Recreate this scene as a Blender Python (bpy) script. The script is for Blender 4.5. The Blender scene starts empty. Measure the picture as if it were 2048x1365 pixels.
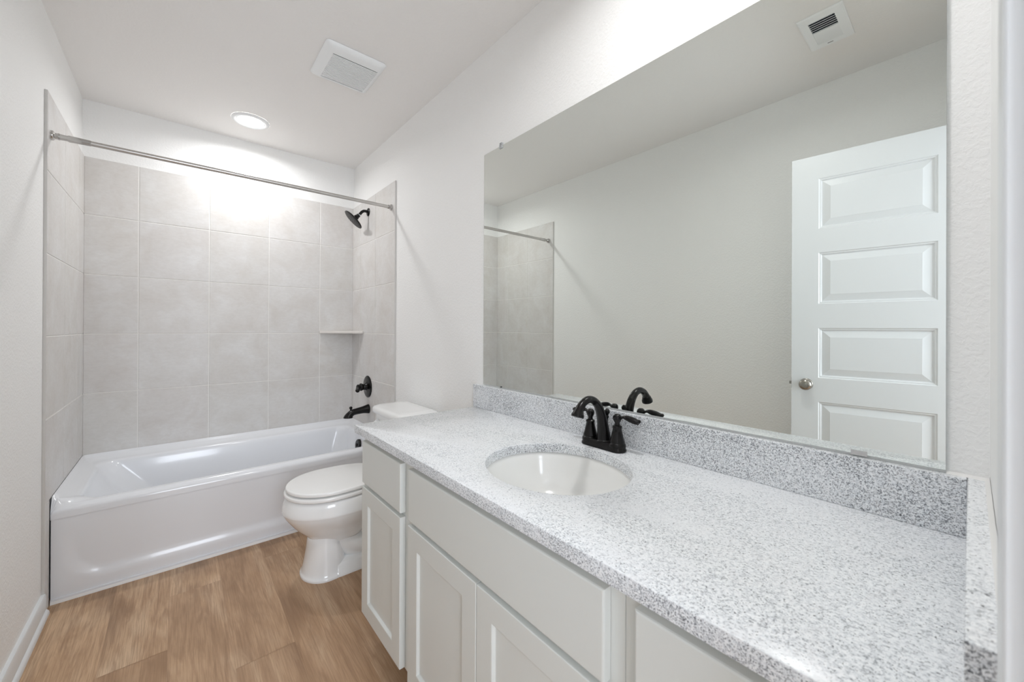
import bpy, bmesh, math, random
from mathutils import Vector, Matrix

random.seed(7)
S = bpy.context.scene
COL = S.collection
PI = math.pi

# ------------------------------------------------------------------ camera
cam_data = bpy.data.cameras.new('camera')
cam = bpy.data.objects.new('camera', cam_data)
COL.objects.link(cam)
yaw, pitch, roll = math.radians(-40.4552), math.radians(0.1061), math.radians(0.2479)
fw = Vector((-math.sin(yaw) * math.cos(pitch), math.cos(yaw) * math.cos(pitch), math.sin(pitch)))
rt = Vector((math.cos(yaw), math.sin(yaw), 0))
up = rt.cross(fw)
r2 = rt * math.cos(roll) + up * math.sin(roll)
u2 = up * math.cos(roll) - rt * math.sin(roll)
M = Matrix((r2, u2, -fw)).transposed().to_4x4()
M.translation = Vector((0.4261, -3.3079, 1.1917))
cam.matrix_world = M
cam_data.sensor_width = 36
cam_data.lens = 781.58 / 2048 * 36
cam_data.shift_y = -(682.5 - 655.77) / 2048
cam_data.clip_start = 0.02
cam_data.dof.use_dof = True
cam_data.dof.focus_distance = 1.9
cam_data.dof.aperture_fstop = 5.6
S.camera = cam

# ------------------------------------------------------------------ world, daylight, exposure
world = bpy.data.worlds.new('world')
S.world = world
world.use_nodes = True
bg = world.node_tree.nodes['Background']
bg.inputs[0].default_value = (0.84, 0.92, 1.0, 1)
bg.inputs[1].default_value = 0.6


def area_light(name, loc, rot, sx, sy, power, color, shape='RECTANGLE', spread=None):
    l = bpy.data.lights.new(name, 'AREA')
    l.shape = shape
    l.size = sx
    l.size_y = sy
    l.energy = power
    l.color = color
    if spread:
        l.spread = spread
    o = bpy.data.objects.new(name, l)
    o.location = loc
    o.rotation_euler = rot
    COL.objects.link(o)
    return o


# daylight through the hall window (the window stands in the hall wall facing the bathroom door)
area_light('window_daylight', (0.35, -4.86, 1.35), (PI / 2, 0, 0), 1.3, 1.5, 18, (0.84, 0.90, 1.0))

S.view_settings.view_transform = 'Standard'
S.view_settings.look = 'None'
S.view_settings.gamma = 1
S.view_settings.use_curve_mapping = False
S.view_settings.exposure = 1.52
S.cycles.max_bounces = 12
S.cycles.diffuse_bounces = 8
S.cycles.glossy_bounces = 6
S.cycles.sample_clamp_indirect = 6
S.cycles.use_denoising = True

TUB_LAMP_WATTS = 2.35
VANITY_LAMP_WATTS = 2.1

# ------------------------------------------------------------------ room numbers (metres)
W = 1.524      # left wall x=0, right wall x=W
H = 2.502      # ceiling
YF = -3.331    # entry wall face (room side)
TT = 0.010     # tile thickness
HC = 0.8167    # counter top


# ------------------------------------------------------------------ materials
def lin(c):
    def f(v):
        v /= 255
        return v / 12.92 if v <= 0.04045 else ((v + 0.055) / 1.055) ** 2.4
    return (f(c[0]), f(c[1]), f(c[2]), 1)


def new_mat(name, color=(200, 200, 200), rough=0.5, metal=0.0, coat=0.0, spec=None):
    m = bpy.data.materials.new(name)
    m.use_nodes = True
    b = m.node_tree.nodes['Principled BSDF']
    b.inputs['Base Color'].default_value = lin(color)
    b.inputs['Roughness'].default_value = rough
    b.inputs['Metallic'].default_value = metal
    b.inputs['Coat Weight'].default_value = coat
    b.inputs['Coat Roughness'].default_value = 0.06
    if spec is not None:
        b.inputs['Specular IOR Level'].default_value = spec
    return m


class NT:
    """small helper around one material's node tree"""
    def __init__(s, m):
        s.t = m.node_tree
        s.b = s.t.nodes['Principled BSDF']

    def n(s, kind, **kw):
        nd = s.t.nodes.new(kind)
        for k, v in kw.items():
            if k.startswith('i_'):
                key = k[2:].replace('_', ' ')
                nd.inputs[key].default_value = v
            else:
                setattr(nd, k, v)
        return nd

    def l(s, a, b):
        s.t.links.new(a, b)

    def coords(s, scale=(1, 1, 1), loc=(0, 0, 0), rot=(0, 0, 0)):
        tc = s.n('ShaderNodeTexCoord')
        mp = s.n('ShaderNodeMapping')
        mp.inputs['Scale'].default_value = scale
        mp.inputs['Location'].default_value = loc
        mp.inputs['Rotation'].default_value = rot
        s.l(tc.outputs['Object'], mp.inputs[0])
        return mp.outputs[0]

    def noise(s, vec, scale, detail=3, rough=0.5, dist=0.0):
        nd = s.n('ShaderNodeTexNoise')
        nd.inputs['Scale'].default_value = scale
        nd.inputs['Detail'].default_value = detail
        nd.inputs['Roughness'].default_value = rough
        nd.inputs['Distortion'].default_value = dist
        s.l(vec, nd.inputs['Vector'])
        return nd.outputs['Fac']

    def ramp(s, fac, stops):
        r = s.n('ShaderNodeValToRGB')
        e = r.color_ramp.elements
        e[0].position, e[0].color = stops[0][0], stops[0][1]
        e[1].position, e[1].color = stops[-1][0], stops[-1][1]
        for p, c in stops[1:-1]:
            x = e.new(p)
            x.color = c
        s.l(fac, r.inputs[0])
        return r.outputs[0]

    def mix(s, fac, a, b, mode='MIX'):
        m = s.n('ShaderNodeMix', data_type='RGBA', blend_type=mode)
        for sock, v in ((m.inputs[0], fac), (m.inputs[6], a), (m.inputs[7], b)):
            if isinstance(v, (int, float, tuple)):
                sock.default_value = v
            else:
                s.l(v, sock)
        return m.outputs[2]

    def math(s, op, a, b=0.5):
        m = s.n('ShaderNodeMath', operation=op)
        for sock, v in ((m.inputs[0], a), (m.inputs[1], b)):
            if isinstance(v, (int, float)):
                sock.default_value = v
            else:
                s.l(v, sock)
        return m.outputs[0]

    def bump(s, h, strength, dist):
        bp = s.n('ShaderNodeBump')
        bp.inputs['Strength'].default_value = strength
        bp.inputs['Distance'].default_value = dist
        s.l(h, bp.inputs['Height'])
        s.l(bp.outputs[0], s.b.inputs['Normal'])


G = lambda v: (v, v, v, 1)


def wall_paint(name, color, strength):
    m = new_mat(name, color, 0.62)
    t = NT(m)
    v = t.coords()
    a = t.noise(v, 95, 3, 0.55, 0.4)
    b = t.noise(v, 34, 2, 0.5, 0.2)
    h = t.math('ADD', t.ramp(a, [(0.42, G(0)), (0.62, G(1))]), t.math('MULTIPLY', b, 0.8))
    t.bump(h, strength, 0.0016)
    return m


M_wall = wall_paint('wall_paint', (243, 243, 242), 0.35)
M_ceil = wall_paint('ceiling_paint', (241, 239, 237), 0.25)
M_trim = new_mat('trim_paint', (226, 229, 231), 0.32)
M_cab = new_mat('cabinet_paint', (222, 225, 222), 0.42)
M_caulk = new_mat('caulk', (235, 234, 232), 0.5)
M_door = new_mat('door_paint', (226, 228, 230), 0.34)
t = NT(M_door)
t.bump(t.noise(t.coords((1, 1, 0.12)), 130, 2), 0.05, 0.0006)
M_porc = new_mat('porcelain', (242, 243, 243), 0.09, coat=0.5)
M_sink = new_mat('sink_porcelain', (240, 240, 238), 0.12, coat=0.4)
M_tub = new_mat('tub_enamel', (232, 234, 238), 0.16, coat=0.35)
M_plastic = new_mat('white_plastic', (243, 245, 246), 0.38)
M_bronze = new_mat('black_bronze', (23, 22, 22), 0.23, 0.45)
M_bronze2 = new_mat('black_nozzle_face', (48, 48, 47), 0.42, 0.3)
M_chrome = new_mat('chrome', (196, 194, 192), 0.12, 1.0)
M_steel = new_mat('brushed_rod', (200, 197, 194), 0.36, 1.0)
M_nickel = new_mat('satin_nickel', (168, 163, 155), 0.24, 1.0)
M_dark = new_mat('dark_backing_and_fittings', (40, 42, 48), 0.8)  # shade of the fan hollow as colour; also on small dark fittings
M_duct_shade = new_mat('duct_shade', (62, 66, 76), 0.8)  # darkness inside the duct, put into the colour
M_mirror = new_mat('mirror_silver', (236, 240, 236), 0.0, 1.0)
M_glass_edge = new_mat('glass_edge', (120, 140, 136), 0.1)
M_rubber = new_mat('seat_bumper', (60, 58, 55), 0.6)
M_clear = new_mat('clear_plastic', (240, 242, 244), 0.08)
M_clear.node_tree.nodes['Principled BSDF'].inputs['Transmission Weight'].default_value = 0.6


def emitter(name, color, strength):
    m = new_mat(name, (255, 255, 255), 0.4)
    b = m.node_tree.nodes['Principled BSDF']
    b.inputs['Emission Color'].default_value = color
    b.inputs['Emission Strength'].default_value = strength
    return m


M_lens = emitter('lamp_lens', (1.0, 0.98, 0.955, 1), 5)

# granite: softer top; upright faces crisper, with their shade put in as dark flecks
def granite(name, flecks, soft):
    m = new_mat(name, (200, 202, 204), 0.24, coat=0.08)
    t = NT(m)
    v = t.coords()
    vs = t.coords((1.0, 0.78, 1.0), rot=(0, 0, math.radians(24)))
    warp = t.noise(t.coords((1, 0.4, 1), rot=(0, 0, math.radians(30))), 7, 4, 0.6, 1.2)
    mid = t.noise(vs, 260, 4, 0.7, 0.2)
    fine = t.noise(v, 420, 2, 0.6)
    cells = t.n('ShaderNodeTexVoronoi', feature='F1')
    cells.inputs['Scale'].default_value = 330
    t.l(v, cells.inputs['Vector'])
    base0 = t.ramp(mid, [(0.34, lin((140, 143, 149))), (0.46, lin((222, 226, 230))), (0.58, lin((246, 248, 250)))])
    cloud = t.ramp(warp, [(0.36, G(1)), (0.50, G(0.35)), (0.64, G(0))])
    base = t.mix(t.math('MULTIPLY', cloud, soft), base0, lin((238, 240, 243)))
    shift = t.ramp(warp, [(0.34, G(0.0)), (0.66, G(1.0))])
    thr = t.math('ADD', flecks, t.math('MULTIPLY', shift, 0.075))
    sp1 = t.math('MULTIPLY', t.math('SUBTRACT', thr, t.noise(v, 400, 2, 0.6)), 16.0)
    sp1 = t.ramp(sp1, [(0.0, G(0)), (1.0, G(1))])
    c = t.mix(t.math('MULTIPLY', sp1, 0.82), base, lin((88, 90, 97)))
    sp2 = t.ramp(t.noise(v, 230, 2, 0.5), [(0.30, G(1)), (0.34, G(0))])
    c = t.mix(t.math('MULTIPLY', sp2, 0.85), c, lin((52, 52, 58)))
    vein = t.ramp(t.noise(t.coords((0.55, 2.0, 1), rot=(0, 0, math.radians(-35))), 5.5, 5, 0.6, 1.6),
                  [(0.47, G(0)), (0.50, G(1)), (0.53, G(0))])
    c = t.mix(t.math('MULTIPLY', vein, 0.35), c, lin((238, 238, 240)))
    wht = t.ramp(cells.outputs['Color'], [(0.72, G(0)), (0.95, G(1))])
    c = t.mix(t.math('MULTIPLY', wht, 0.25), c, lin((245, 245, 246)))
    t.l(c, t.b.inputs['Base Color'])
    return m


M_gran = granite('granite', 0.335, 0.70)
M_gran_shaded = granite('granite_shaded_side', 0.425, 0.15)

# tile and grout
M_tile = new_mat('ceramic_tile', (206, 202, 198), 0.42)
t = NT(M_tile)
v = t.coords()
at = t.n('ShaderNodeAttribute', attribute_name='tint')
cl = t.noise(v, 5.5, 5, 0.6, 0.6)
fn = t.noise(t.coords((1, 1, 2.2)), 40, 4, 0.65)
c = t.mix(t.ramp(cl, [(0.3, G(0)), (0.7, G(1))]), lin((210, 206, 202)), lin((223, 222, 221)))
c = t.mix(t.math('MULTIPLY', t.ramp(fn, [(0.35, G(1)), (0.6, G(0))]), 0.14), c, lin((180, 174, 168)))
c = t.mix(0.5, c, at.outputs['Color'], 'OVERLAY')
t.l(c, t.b.inputs['Base Color'])
t.bump(t.noise(v, 60, 3), 0.08, 0.0008)
M_tile_edge = new_mat('tile_edge_trim', (206, 204, 201), 0.5)
M_grout = new_mat('grout', (238, 236, 233), 0.8)

# vinyl plank floor
M_floor = new_mat('vinyl_plank', (150, 118, 92), 0.42)
t = NT(M_floor)
at = t.n('ShaderNodeAttribute', attribute_name='tint')
tc = t.n('ShaderNodeTexCoord')
off = t.n('ShaderNodeVectorMath', operation='MULTIPLY_ADD')
t.l(at.outputs['Color'], off.inputs[0])
off.inputs[1].default_value = (7, 5, 3)
t.l(tc.outputs['Object'], off.inputs[2])


def fmap(scale):
    mp = t.n('ShaderNodeMapping')
    mp.inputs['Scale'].default_value = scale
    t.l(off.outputs[0], mp.inputs[0])
    return mp.outputs[0]


fine = t.noise(fmap((1, 0.03, 1)), 260, 4, 0.6, 0.3)
wave = t.noise(fmap((1, 0.10, 1)), 30, 4, 0.6, 1.0)
blot = t.noise(fmap((1, 0.33, 1)), 6.5, 3, 0.5, 0.8)
knot = t.n('ShaderNodeTexVoronoi', feature='F1')
knot.inputs['Scale'].default_value = 3.1
t.l(fmap((1, 0.45, 1)), knot.inputs['Vector'])
kn = t.ramp(knot.outputs['Distance'], [(0.0, G(1)), (0.10, G(0.6)), (0.32, G(0))])
c = t.ramp(blot, [(0.3, lin((170, 137, 105))), (0.5, lin((201, 167, 133))), (0.72, lin((220, 192, 161)))])
c = t.mix(t.math('MULTIPLY', t.ramp(wave, [(0.36, G(1)), (0.54, G(0))]), 0.42), c, lin((128, 94, 66)))
c = t.mix(t.math('MULTIPLY', t.ramp(fine, [(0.38, G(1)), (0.58, G(0))]), 0.40), c, lin((128, 95, 66)))
c = t.mix(t.math('MULTIPLY', kn, 0.75), c, lin((98, 70, 50)))
sep = t.n('ShaderNodeSeparateColor')
t.l(at.outputs['Color'], sep.inputs[0])
dk = t.math('MULTIPLY', sep.outputs[0], 0.42)
c = t.mix(dk, c, lin((146, 112, 82)))
t.l(c, t.b.inputs['Base Color'])
t.bump(t.math('ADD', fine, wave), 0.10, 0.0006)


# ------------------------------------------------------------------ mesh helpers
def obj(name, bm, mat, parent=None, smooth=False, angle=35, bevel=0.0, seg=2, sub=0):
    me = bpy.data.meshes.new(name)
    bmesh.ops.recalc_face_normals(bm, faces=bm.faces)
    bm.to_mesh(me)
    bm.free()
    mats = mat if isinstance(mat, (list, tuple)) else [mat]
    for x in mats:
        me.materials.append(x)
    o = bpy.data.objects.new(name, me)
    COL.objects.link(o)
    if bevel:
        md = o.modifiers.new('bevel', 'BEVEL')
        md.width = bevel
        md.segments = seg
        md.limit_method = 'ANGLE'
        md.angle_limit = math.radians(40)
        md.harden_normals = False
    if sub:
        md = o.modifiers.new('sub', 'SUBSURF')
        md.levels = sub
        md.render_levels = sub
    if smooth or bevel:
        for p in me.polygons:
            p.use_smooth = True
        try:
            me.set_sharp_from_angle(angle=math.radians(angle))
        except Exception:
            pass
    if parent:
        o.parent = parent
        o.matrix_parent_inverse = Matrix.Identity(4)
        o.location = -parent.matrix_basis.translation if False else Vector((0, 0, 0))
    return o


def thing(name, label, cat, group=None):
    """An Empty that parents its parts. Meshes are built in world coordinates, so rebase() later moves the Empty to the thing's base."""
    o = bpy.data.objects.new(name, None)
    o.empty_display_size = 0.1
    COL.objects.link(o)
    o['label'] = label
    o['category'] = cat
    if group:
        o['group'] = group
    THINGS.append(o)
    return o


THINGS = []


def single(o, label, cat, group=None):
    o['label'] = label
    o['category'] = cat
    if group:
        o['group'] = group
    return o


def struct(name, bm, mat, parent=None, **kw):
    o = obj(name, bm, mat, parent, **kw)
    if parent is None:
        o['kind'] = 'structure'
    return o


def box(bm, lo, hi, mi=0):
    x0, y0, z0 = lo
    x1, y1, z1 = hi
    vs = [bm.verts.new(p) for p in ((x0, y0, z0), (x1, y0, z0), (x1, y1, z0), (x0, y1, z0),
                                    (x0, y0, z1), (x1, y0, z1), (x1, y1, z1), (x0, y1, z1))]
    fs = []
    for q in ((0, 3, 2, 1), (4, 5, 6, 7), (0, 1, 5, 4), (1, 2, 6, 5), (2, 3, 7, 6), (3, 0, 4, 7)):
        f = bm.faces.new([vs[i] for i in q])
        f.material_index = mi
        fs.append(f)
    return fs


def B(*boxes):
    bm = bmesh.new()
    for lo, hi in boxes:
        box(bm, lo, hi)
    return bm


def loft(bm, rings, close=True, cap0=True, cap1=True):
    """rings: lists of Vectors of equal length"""
    vr = [[bm.verts.new(p) for p in r] for r in rings]
    n = len(vr[0])
    for a, b in zip(vr, vr[1:]):
        for i in range(n if close else n - 1):
            j = (i + 1) % n
            bm.faces.new((a[i], a[j], b[j], b[i]))
    if cap0:
        bm.faces.new(vr[0])
    if cap1:
        bm.faces.new(list(reversed(vr[-1])))
    return vr


def frame_for(d):
    d = d.normalized()
    a = Vector((0, 0, 1)) if abs(d.z) < 0.9 else Vector((0, 1, 0))
    x = a.cross(d).normalized()
    y = d.cross(x)
    return x, y


def lathe(bm, origin, axis, prof, n=32):
    """prof: list of (distance along axis, radius)"""
    o = Vector(origin)
    d = Vector(axis).normalized()
    x, y = frame_for(d)
    rings = []
    for s, r in prof:
        r = max(r, 0.0002)
        rings.append([o + d * s + (x * math.cos(a) + y * math.sin(a)) * r for a in (2 * PI * i / n for i in range(n))])
    loft(bm, rings)


def tube(bm, pts, radii, n=16, flat=None):
    """tube along a smooth path; flat=(kx,ky) makes the section elliptical"""
    P = [Vector(p) for p in pts]
    if isinstance(radii, (int, float)):
        radii = [radii] * len(P)
    rings = []
    px = None
    for i, p in enumerate(P):
        d = (P[min(i + 1, len(P) - 1)] - P[max(i - 1, 0)]).normalized()
        if px is None:
            x, y = frame_for(d)
        else:
            x = (px - d * px.dot(d)).normalized()
            y = d.cross(x)
        px = x
        kx, ky = flat if flat else (1, 1)
        rings.append([p + (x * math.cos(a) * kx + y * math.sin(a) * ky) * radii[i] for a in (2 * PI * k / n for k in range(n))])
    loft(bm, rings)


def catmull(pts, per=8):
    """pts: tuples of any length; smooth interpolation through them"""
    out = []
    n = len(pts)
    for i in range(n - 1):
        p0, p1, p2, p3 = pts[max(i - 1, 0)], pts[i], pts[i + 1], pts[min(i + 2, n - 1)]
        for k in range(per):
            u = k / per
            out.append(tuple(0.5 * (2 * b + (c - a) * u + (2 * a - 5 * b + 4 * c - d) * u * u + (3 * b - a - 3 * c + d) * u ** 3)
                             for a, b, c, d in zip(p0, p1, p2, p3)))
    out.append(tuple(pts[-1]))
    return out


def rrect(x0, x1, y0, y1, r, z, per=8, side=10):
    """rounded rectangle ring in XY, counter-clockwise, constant number of points"""
    pts = []
    cs = [(x1 - r, y0 + r, -PI / 2), (x1 - r, y1 - r, 0), (x0 + r, y1 - r, PI / 2), (x0 + r, y0 + r, PI)]
    for k, (cx, cy, a0) in enumerate(cs):
        arc = [(cx + r * math.cos(a0 + PI / 2 * i / per), cy + r * math.sin(a0 + PI / 2 * i / per)) for i in range(per + 1)]
        pts += arc
        nx, ny, na = cs[(k + 1) % 4]
        e = (nx + r * math.cos(na), ny + r * math.sin(na))
        s = arc[-1]
        pts += [(s[0] + (e[0] - s[0]) * i / side, s[1] + (e[1] - s[1]) * i / side) for i in range(1, side)]
    f = z if callable(z) else (lambda x, y: z)
    return [Vector((x, y, f(x, y))) for x, y in pts]


def set_tint(o, cols):
    """cols: one colour per polygon, stored as face-corner colours 'tint'"""
    me = o.data
    ca = me.color_attributes.new('tint', 'FLOAT_COLOR', 'CORNER')
    for p in me.polygons:
        for li in p.loop_indices:
            ca.data[li].color = cols[p.index]


# ================================================================== ROOM SHELL
# floor: planks run along the room
bm = bmesh.new()
cols = []
PW = 0.1835
ends = {1: -1.39, 2: -1.02, 3: -1.65}
for k in range(-8, 15):
    x0 = 0.0330 + k * PW
    x1 = x0 + PW
    if x1 < -1.25 or x0 > 2.6:
        continue
    e = ends.get(k, random.uniform(-1.22, 0))
    y = e - 1.22 * 5
    while y < 0.0:
        ya, yb = max(y, -4.72), min(y + 1.22, 0.0)
        y += 1.22
        if yb <= ya:
            continue
        xa, xb = max(x0, -1.2), min(x1, 2.6)
        # vinyl print: each plank is printed as one or two boards
        g = 0.0007
        vs = [bm.verts.new(p) for p in ((xa + g, ya + g, 0), (xb - g, ya + g, 0), (xb - g, yb - g, 0), (xa + g, yb - g, 0))]
        bm.faces.new(vs)
        cols.append((random.random(), random.random(), random.random(), 1))
nface = len(bm.faces)
box(bm, (-1.2, -4.72, -0.06), (2.6, 0.0, -0.0006))
cols += [(1, 0.5, 0.5, 1)] * (len(bm.faces) - nface)
me = bpy.data.meshes.new('floor')
bm.to_mesh(me)
bm.free()
me.materials.append(M_floor)
floor = bpy.data.objects.new('floor', me)
COL.objects.link(floor)
set_tint(floor, cols)
floor['kind'] = 'structure'

struct('ceiling', B(((-0.1, -3.5, H), (W + 0.1, 0.1, H + 0.08))), M_ceil)
struct('wall_left', B(((-0.1, YF - 0.11, 0), (0, 0, H))), M_wall)
struct('wall_right', B(((W, YF - 0.11, 0), (W + 0.1, 0, H))), M_wall)
struct('wall_back', B(((-0.1, 0, 0), (W + 0.1, 0.1, H))), M_wall)
DX0, DX1, DH = 0.170, 0.820, 2.06
struct('wall_front', B(((0, YF - 0.11, 0), (DX0, YF, H)), ((DX1, YF - 0.11, 0), (W, YF, H)), ((DX0, YF - 0.11, DH), (DX1, YF, H))), M_wall)
# hall behind the camera, with its window
struct('wall_hall_left', B(((-1.25, -4.80, 0), (-1.15, YF - 0.11, H))), M_wall)
struct('wall_hall_right', B(((2.55, -4.80, 0), (2.65, YF - 0.11, H))), M_wall)
struct('wall_hall_window', B(((-1.25, -4.82, 0), (-0.30, -4.70, H)), ((1.00, -4.82, 0), (2.65, -4.70, H)),
                             ((-0.30, -4.82, 0), (1.00, -4.70, 0.60)), ((-0.30, -4.82, 2.10), (1.00, -4.70, H))), M_wall)
struct('wall_hall_bathroom_side', B(((-1.2, YF - 0.11, 0), (-0.1, YF, H)), ((W + 0.1, YF - 0.11, 0), (2.60, YF, H))), M_wall)
struct('ceiling_hall', B(((-1.25, -4.82, H), (2.65, -3.5, H + 0.08))), M_ceil)
struct('window_1', B(((-0.30, -4.79, 0.60), (-0.25, -4.74, 2.10)), ((0.95, -4.79, 0.60), (1.00, -4.74, 2.10)),
                     ((-0.25, -4.79, 0.60), (0.95, -4.74, 0.65)), ((-0.25, -4.79, 2.05), (0.95, -4.74, 2.10)),
                     ((-0.25, -4.785, 1.33), (0.95, -4.745, 1.37))), M_trim, bevel=0.003)


# baseboards with shoe moulding
def baseboard(name, p0, p1, nrm, h=0.086, th=0.014):
    p0, p1, nrm = Vector(p0), Vector(p1), Vector(nrm)
    prof = [(0, 0), (0.024, 0), (0.024, 0.004), (0.0225, 0.012), (0.018, 0.0185), (th, 0.021), (th, h - 0.006), (th - 0.003, h), (0, h)]
    bm = bmesh.new()
    loft(bm, [[p + nrm * a + Vector((0, 0, b)) for a, b in prof] for p in (p0, p1)])
    return struct(name, bm, M_trim, smooth=True, angle=30)


baseboard('baseboard_left', (0, -0.8295, 0), (0, YF, 0), (1, 0, 0))
baseboard('baseboard_right', (W, -0.8295, 0), (W, -1.789, 0), (-1, 0, 0))
baseboard('baseboard_entry', (0.0245, YF, 0), (0.105, YF, 0), (0, 1, 0))

# door frame: jambs, stops and casing
cz = YF + 0.0105
struct('trim_1', B(((DX1 - 0.015, YF - 0.11, 0), (DX1, YF, DH)), ((DX0, YF - 0.11, 0), (DX0 + 0.015, YF, DH)),
                   ((DX0 + 0.015, YF - 0.11, DH - 0.015), (DX1 - 0.015, YF, DH))), M_trim, bevel=0.0015)
struct('trim_2', B(((DX1 - 0.010, YF, 0), (DX1 + 0.050, cz, DH + 0.05)), ((DX0 - 0.065, YF, 0), (DX0 - 0.012, cz, DH + 0.05)),
                   ((DX0 - 0.065, YF, DH - 0.010), (DX1 + 0.050, cz, DH + 0.05))), M_trim, bevel=0.002)

# ================================================================== BATHROOM DOOR (opened against the left wall)
DW, DHT, DT = 0.605, 2.03, 0.035
F0 = Vector((0.262, -2.724, 0.010))
DE = Vector((-0.1175, -0.9931, 0)).normalized()
DN = Vector((0.9931, -0.1175, 0)).normalized()


def dp(s, z, n):
    return F0 + DE * s + DN * n + Vector((0, 0, z - 0.010))


bm = bmesh.new()
PZ = [(0.215, 0.475), (0.585, 0.842), (0.958, 1.200), (1.317, 1.566), (1.681, 1.926)]
PS0, PS1 = 0.106, 0.500
zb, zt_ = 0.010, 0.010 + DHT
for side, n0 in ((1, 0.0), (-1, -DT)):
    def q(pts):
        vs = [bm.verts.new(dp(s_, z_, n0 + side * d_)) for s_, z_, d_ in pts]
        bm.faces.new(vs if side == 1 else list(reversed(vs)))
    zs = [zb] + [v for p in PZ for v in p] + [zt_]
    for i in range(len(zs) - 1):
        za, zc = zs[i], zs[i + 1]
        q([(0, za, 0), (PS0, za, 0), (PS0, zc, 0), (0, zc, 0)])
        q([(PS1, za, 0), (DW, za, 0), (DW, zc, 0), (PS1, zc, 0)])
        if i % 2 == 0:
            q([(PS0, za, 0), (PS1, za, 0), (PS1, zc, 0), (PS0, zc, 0)])
    for za, zc in PZ:
        steps = [(0, 0), (0.004, -0.0035), (0.008, -0.0035), (0.013, -0.0085), (0.016, -0.0085), (0.044, -0.0015), (0.0445, -0.0010)]
        for (a, da), (b, db) in zip(steps, steps[1:]):
            A = [(PS0 + a, za + a), (PS1 - a, za + a), (PS1 - a, zc - a), (PS0 + a, zc - a)]
            C = [(PS0 + b, za + b), (PS1 - b, za + b), (PS1 - b, zc - b), (PS0 + b, zc - b)]
            for k in range(4):
                j = (k + 1) % 4
                q([(*A[k], da), (*A[j], da), (*C[j], db), (*C[k], db)])
        a, da = steps[-1]
        q([(PS0 + a, za + a, da), (PS1 - a, za + a, da), (PS1 - a, zc - a, da), (PS0 + a, zc - a, da)])
for s_ in (0, DW):
    bm.faces.new([bm.verts.new(dp(s_, z_, n_)) for z_, n_ in ((zb, 0), (zt_, 0), (zt_, -DT), (zb, -DT))])
for z_ in (zb, zt_):
    bm.faces.new([bm.verts.new(dp(s_, z_, n_)) for s_, n_ in ((0, 0), (DW, 0), (DW, -DT), (0, -DT))])
bmesh.ops.remove_doubles(bm, verts=bm.verts, dist=0.00005)
door = struct('door_1', bm, M_door)
for sd, nn in ((1, 0.0), (-1, -DT)):
    bm = bmesh.new()
    kp = [(a * 0.84, b * 0.97) for a, b in ((0, 0.0285), (0.003, 0.0285), (0.007, 0.026), (0.009, 0.013), (0.022, 0.0115), (0.027, 0.016), (0.033, 0.024), (0.041, 0.0275),
          (0.050, 0.0265), (0.057, 0.021), (0.061, 0.012), (0.0625, 0.004), (0.0622, 0.0))]
    lathe(bm, dp(0.060, 0.924, nn), DN * sd, kp, 36)
    if sd == 1:
        lathe(bm, dp(0.060, 0.924, nn + 0.0515), DN, [(0, 0.004), (0.002, 0.0035), (0.002, 0)], 16)
    obj('door_knob', bm, M_nickel, door, smooth=True, angle=50)
bm = bmesh.new()
pts = [dp(-0.0008, z_, n_) for z_, n_ in ((0.897, -0.007), (0.951, -0.007), (0.951, -0.028), (0.897, -0.028))]
loft(bm, [pts, [p - DE * 0.0006 for p in pts]])
pts = [dp(-0.0008, z_, n_) for z_, n_ in ((0.918, -0.011), (0.931, -0.011), (0.931, -0.024), (0.918, -0.024))]
loft(bm, [pts, [p - DE * 0.010 for p in pts]])
obj('latch', bm, M_nickel, door)
for hz in (0.22, 1.02, 1.82):
    bm = bmesh.new()
    lathe(bm, dp(DW + 0.004, hz - 0.045, 0.004), (0, 0, 1), [(0, 0.006), (0.09, 0.006)], 12)
    obj('hinge', bm, M_nickel, door, smooth=True)

# ================================================================== TILE SURROUND
ZT, ZR, PR = 2.1711, 1.8386, 0.3444
rows = [0.452] + [ZR - PR * k for k in (3, 2, 1, 0)] + [ZT]
YTL = -0.8292


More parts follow.
